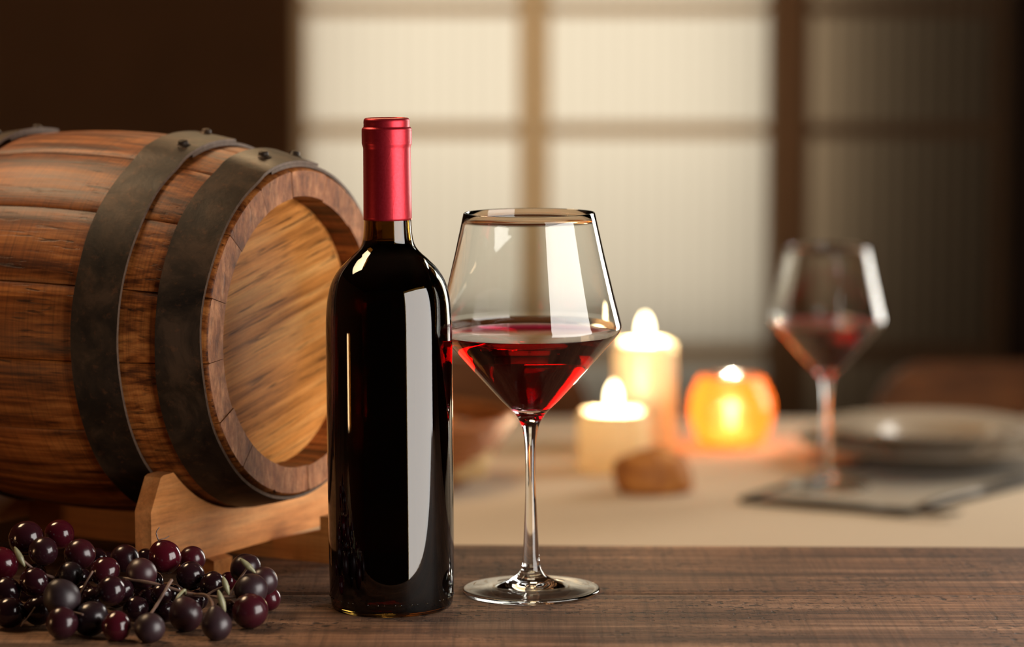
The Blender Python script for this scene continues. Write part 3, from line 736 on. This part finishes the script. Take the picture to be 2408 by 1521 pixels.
# ------------------------------------------------------------------ bread and basket
def blob(name, loc, sx, sy, sz, seed, mat, parent=None, slash=0, rz=0):
    bm = bmesh.new(); bmesh.ops.create_uvsphere(bm, u_segments=48, v_segments=28, radius=1)
    for v in bm.verts:
        c = v.co.copy(); k = 1 + 0.14 * noise.noise(c * 1.5 + Vector((seed, 0, 0))) + 0.03 * noise.noise(c * 5 + Vector((0, seed, 0)))
        if slash:
            for j in range(slash):
                p = (j + 0.5) / slash * 1.5 - 0.75
                dd = (c.x - p + c.y * 0.35) / 0.09
                k -= 0.085 * math.exp(-dd * dd) * max(c.z, 0)
        c *= k
        if c.z < -0.55: c.z = -0.55 + (c.z + 0.55) * 0.15
        v.co = Vector((c.x * sx, c.y * sy, (c.z + 0.60) * sz))
    bmesh.ops.rotate(bm, cent=(0, 0, 0), matrix=Matrix.Rotation(rz, 3, 'Z'), verts=bm.verts)
    return bm_obj(name, bm, mat, parent, loc=loc)
b = blob('bread_roll', (0.134, 2.815, T2), 0.040, 0.030, 0.027, 3, M['crust'], slash=3, rz=0.15)
tag(b, 'small crusty bread roll lying on the tablecloth in front of the candles', 'bread')
bk = empty('bread_basket', (-0.108, 2.86, T2), 0, 'round wicker bread basket on the tablecloth, half hidden behind the bottle', 'basket')
prof_b = [(55, 2), (66, 8), (76, 18), (85, 30), (93, 42), (100, 54), (105, 64)]
bm_obj('basket_base', lathe_bm([(0, 0), (52, 0), (56, 3), (52, 6), (0, 6)], 48), M['wicker'], bk)
for i, (r, z) in enumerate(smooth_prof(prof_b, 2)):
    bm = bmesh.new(); n = 120; k = 6; rr = 0.0027
    rings = []
    for a in range(n):
        an = 2 * PI * a / n; R = r * 0.001 + 0.0018 * math.sin(an * 15 + PI * i)
        rings.append([bm.verts.new(((R + rr * math.cos(2 * PI * j / k)) * math.cos(an), (R + rr * math.cos(2 * PI * j / k)) * math.sin(an), z * 0.001 + rr * 1.15 * math.sin(2 * PI * j / k))) for j in range(k)])
    for a in range(n):
        for j in range(k): bm.faces.new((rings[a][j], rings[(a + 1) % n][j], rings[(a + 1) % n][(j + 1) % k], rings[a][(j + 1) % k]))
    bm_obj('woven_strand', bm, M['wicker'], bk)
for i in range(30):
    a = 2 * PI * i / 30
    bm_obj('stake', tube_bm([(r * 0.001 * math.cos(a), r * 0.001 * math.sin(a), z * 0.001) for r, z in prof_b], 0.0018, 6), M['wicker'], bk)
bm_obj('basket_rim', torus_bm(0.106, 0.005, 0.066, 72, 8), M['wicker'], bk)
def in_basket(dx, dy, dz, *a, label='', **kw):
    o = blob('bread_roll', (-0.108 + dx, 2.86 + dy, T2 + dz), *a, **kw); tag(o, label, 'bread'); return o
in_basket(0.050, -0.030, 0.012, 0.038, 0.030, 0.030, 11, M['crumb'], label='pale bread roll in the basket, at its right front')
in_basket(-0.035, -0.030, 0.012, 0.040, 0.032, 0.030, 12, M['crust'], slash=2, label='brown bread roll in the basket, hidden behind the bottle')
in_basket(0.005, 0.042, 0.012, 0.060, 0.030, 0.036, 13, M['crust'], slash=4, label='long brown loaf at the back of the bread basket')

# ------------------------------------------------------------------ place setting at the right
PC = Vector((0.425, 3.00, 0))
pm = empty('placemat', (0.40, 2.93, T2), 0, 'taupe cloth placemat with a dark hem under the dinner plate', 'placemat')
corners = [(0.210, 2.745), (0.352, 2.680), (0.66, 2.86), (0.62, 3.20), (0.40, 3.22)]
corners = [(0.215, 2.752), (0.356, 2.676), (0.640, 3.02), (0.46, 3.14)]
def poly_slab(name, pts, z0, z1, mat, parent, bev=0.0006):
    bm = bmesh.new()
    a = [bm.verts.new((x - 0.40, y - 2.93, z0)) for x, y in pts]; b_ = [bm.verts.new((x - 0.40, y - 2.93, z1)) for x, y in pts]
    n = len(pts)
    for k in range(n): bm.faces.new((a[k], a[(k + 1) % n], b_[(k + 1) % n], b_[k]))
    bm.faces.new(a[::-1]); bm.faces.new(b_)
    return bm_obj(name, bm, mat, parent, smooth=False)
poly_slab('mat_cloth', corners, 0.0006, 0.003, M['mat'], pm)
bm = bmesh.new(); cc = [Vector((x - 0.40, y - 2.93, 0.0033)) for x, y in corners]
loop = []
for i in range(4): loop.append(cc[i])
tube_bm(loop + [cc[0]], 0.0032, 8, bm=bm)
bm_obj('hem', bm, M['mat_edge'], pm)
pl = empty('dinner_plate', (PC.x, PC.y, T2 + 0.004), 0, 'large round pale dinner plate on the placemat at the right', 'plate')
bm_obj('plate_body', lathe_bm(smooth_prof([(0, 1.5), (60, 1.5), (64, 0), (70, 0), (76, 3), (98, 12), (132, 19), (136, 20.5), (135.5, 22), (130, 21.5), (98, 15.5), (82, 8), (72, 5), (0, 4.5)], 3), 96), M['china'], pl)
so_ = empty('soup_bowl', (PC.x, PC.y, T2 + 0.0092), 0, 'pale shallow bowl standing on the dinner plate', 'bowl')
bm_obj('bowl_body', lathe_bm(smooth_prof([(0, 1.5), (34, 1.5), (36, 0), (40, 0), (46, 4), (64, 22), (70, 25), (106, 30), (108, 31.5), (106, 32), (70, 27.5), (60, 22), (44, 7), (0, 5)], 3), 96), M['china'], so_)
def cutlery(name, loc, rz, label, kind):
    c = empty(name, loc, rz, label, name)
    bm = bmesh.new()
    # handle and neck along +x: flat tapered bar
    sec = [(0, 0.0045), (0.01, 0.0062), (0.05, 0.0052), (0.09, 0.0034), (0.115, 0.0028)]
    rows = []
    for x, w in sec:
        z = 0.0022 + 0.002 * math.sin(x / 0.115 * PI)
        rows.append([bm.verts.new((x, s * w, z + t)) for s, t in ((-1, -0.0008), (1, -0.0008), (0.8, 0.0012), (-0.8, 0.0012))])
    for a, b2 in zip(rows, rows[1:]):
        for k in range(4): bm.faces.new((a[k], a[(k + 1) % 4], b2[(k + 1) % 4], b2[k]))
    bm.faces.new(rows[0][::-1]); bm.faces.new(rows[-1])
    bm_obj('handle', bm, M['steel'], c)
    if kind == 'knife':
        bm = bmesh.new(); pts = [(0.113, -0.003), (0.20, -0.0045), (0.215, 0.002), (0.205, 0.009), (0.13, 0.0095), (0.113, 0.004)]
        a = [bm.verts.new((x, y, 0.0012)) for x, y in pts]; b2 = [bm.verts.new((x, y, 0.0028)) for x, y in pts]
        for k in range(6): bm.faces.new((a[k], a[(k + 1) % 6], b2[(k + 1) % 6], b2[k]))
        bm.faces.new(a[::-1]); bm.faces.new(b2); bm_obj('blade', bm, M['steel'], c, smooth=False)
    else:
        bm = bmesh.new(); add_box(bm, 0.113, 0.145, -0.010, 0.010, 0.0010, 0.0028, 0.0005); bm_obj('fork_head', bm, M['steel'], c, smooth=False)
        for k in range(4):
            y = -0.0085 + k * 0.00567
            bm_obj('tine', tube_bm([(0.143, y, 0.002), (0.17, y, 0.0015), (0.190, y * 0.95, 0.0035)], [0.0013, 0.0012, 0.0006], 6), M['steel'], c)
    return c
cutlery('fork', (0.235, 2.742, T2 + 0.0032), math.radians(-26), 'steel fork lying along the left edge of the placemat in front of the wine glass', 'fork')
cutlery('knife', (0.375, 2.70, T2 + 0.0032), math.radians(52), 'steel knife lying along the front edge of the placemat before the plate', 'knife')

# ------------------------------------------------------------------ chairs behind the dining table
def chair(loc, rz, label, w=0.46, top=0.80):
    c = empty('dining_chair', loc, rz, label, 'chair', 'wooden chairs behind the dining table')
    box_obj('seat', -w / 2 + 0.01, w / 2 - 0.01, 0.0, 0.40, 0.43, 0.455, M['chair'], c, 0.008)
    for sx in (-1, 1):
        for y in (0.03, 0.37):
            bm_obj('leg', tube_bm([(sx * (w / 2 - 0.05), y, 0.0), (sx * (w / 2 - 0.05), y, 0.43)], [0.014, 0.019], 12), M['chair'], c)
        bm_obj('post', tube_bm([(sx * (w / 2 - 0.05), 0.02, 0.455), (sx * (w / 2 - 0.05), -0.01, top - 0.20)], [0.016, 0.014], 12), M['chair'], c)
    # rounded back board, gently curved
    bm = bmesh.new(); z0, z1 = top - 0.24, top; rr = 0.075; nn = 28
    pts = []
    for (cx_, cz_, a0) in ((w / 2 - rr, z1 - rr, 0), (-w / 2 + rr, z1 - rr, 90), (-w / 2 + rr, z0 + rr, 180), (w / 2 - rr, z0 + rr, 270)):
        for k in range(9):
            a = math.radians(a0 + 90 * k / 8); pts.append((cx_ + rr * math.cos(a), cz_ + rr * math.sin(a)))
    f = [bm.verts.new((x, -0.025 + 0.9 * x * x * 0.5, z)) for x, z in pts]; k_ = [bm.verts.new((x, -0.004 + 0.9 * x * x * 0.5, z)) for x, z in pts]
    n = len(pts)
    for k in range(n): bm.faces.new((f[k], f[(k + 1) % n], k_[(k + 1) % n], k_[k]))
    bm.faces.new(f); bm.faces.new(k_[::-1])
    bm_obj('backrest', bm, M['chair'], c, autos=40)
    return c
chair((0.70, 3.78, 0), PI, 'brown wooden chair with rounded back behind the plate, at the right', 0.48, 0.762)
chair((-0.13, 3.78, 0), PI, 'brown wooden chair with rounded back behind the bread basket and bottle', 0.46, 0.770)
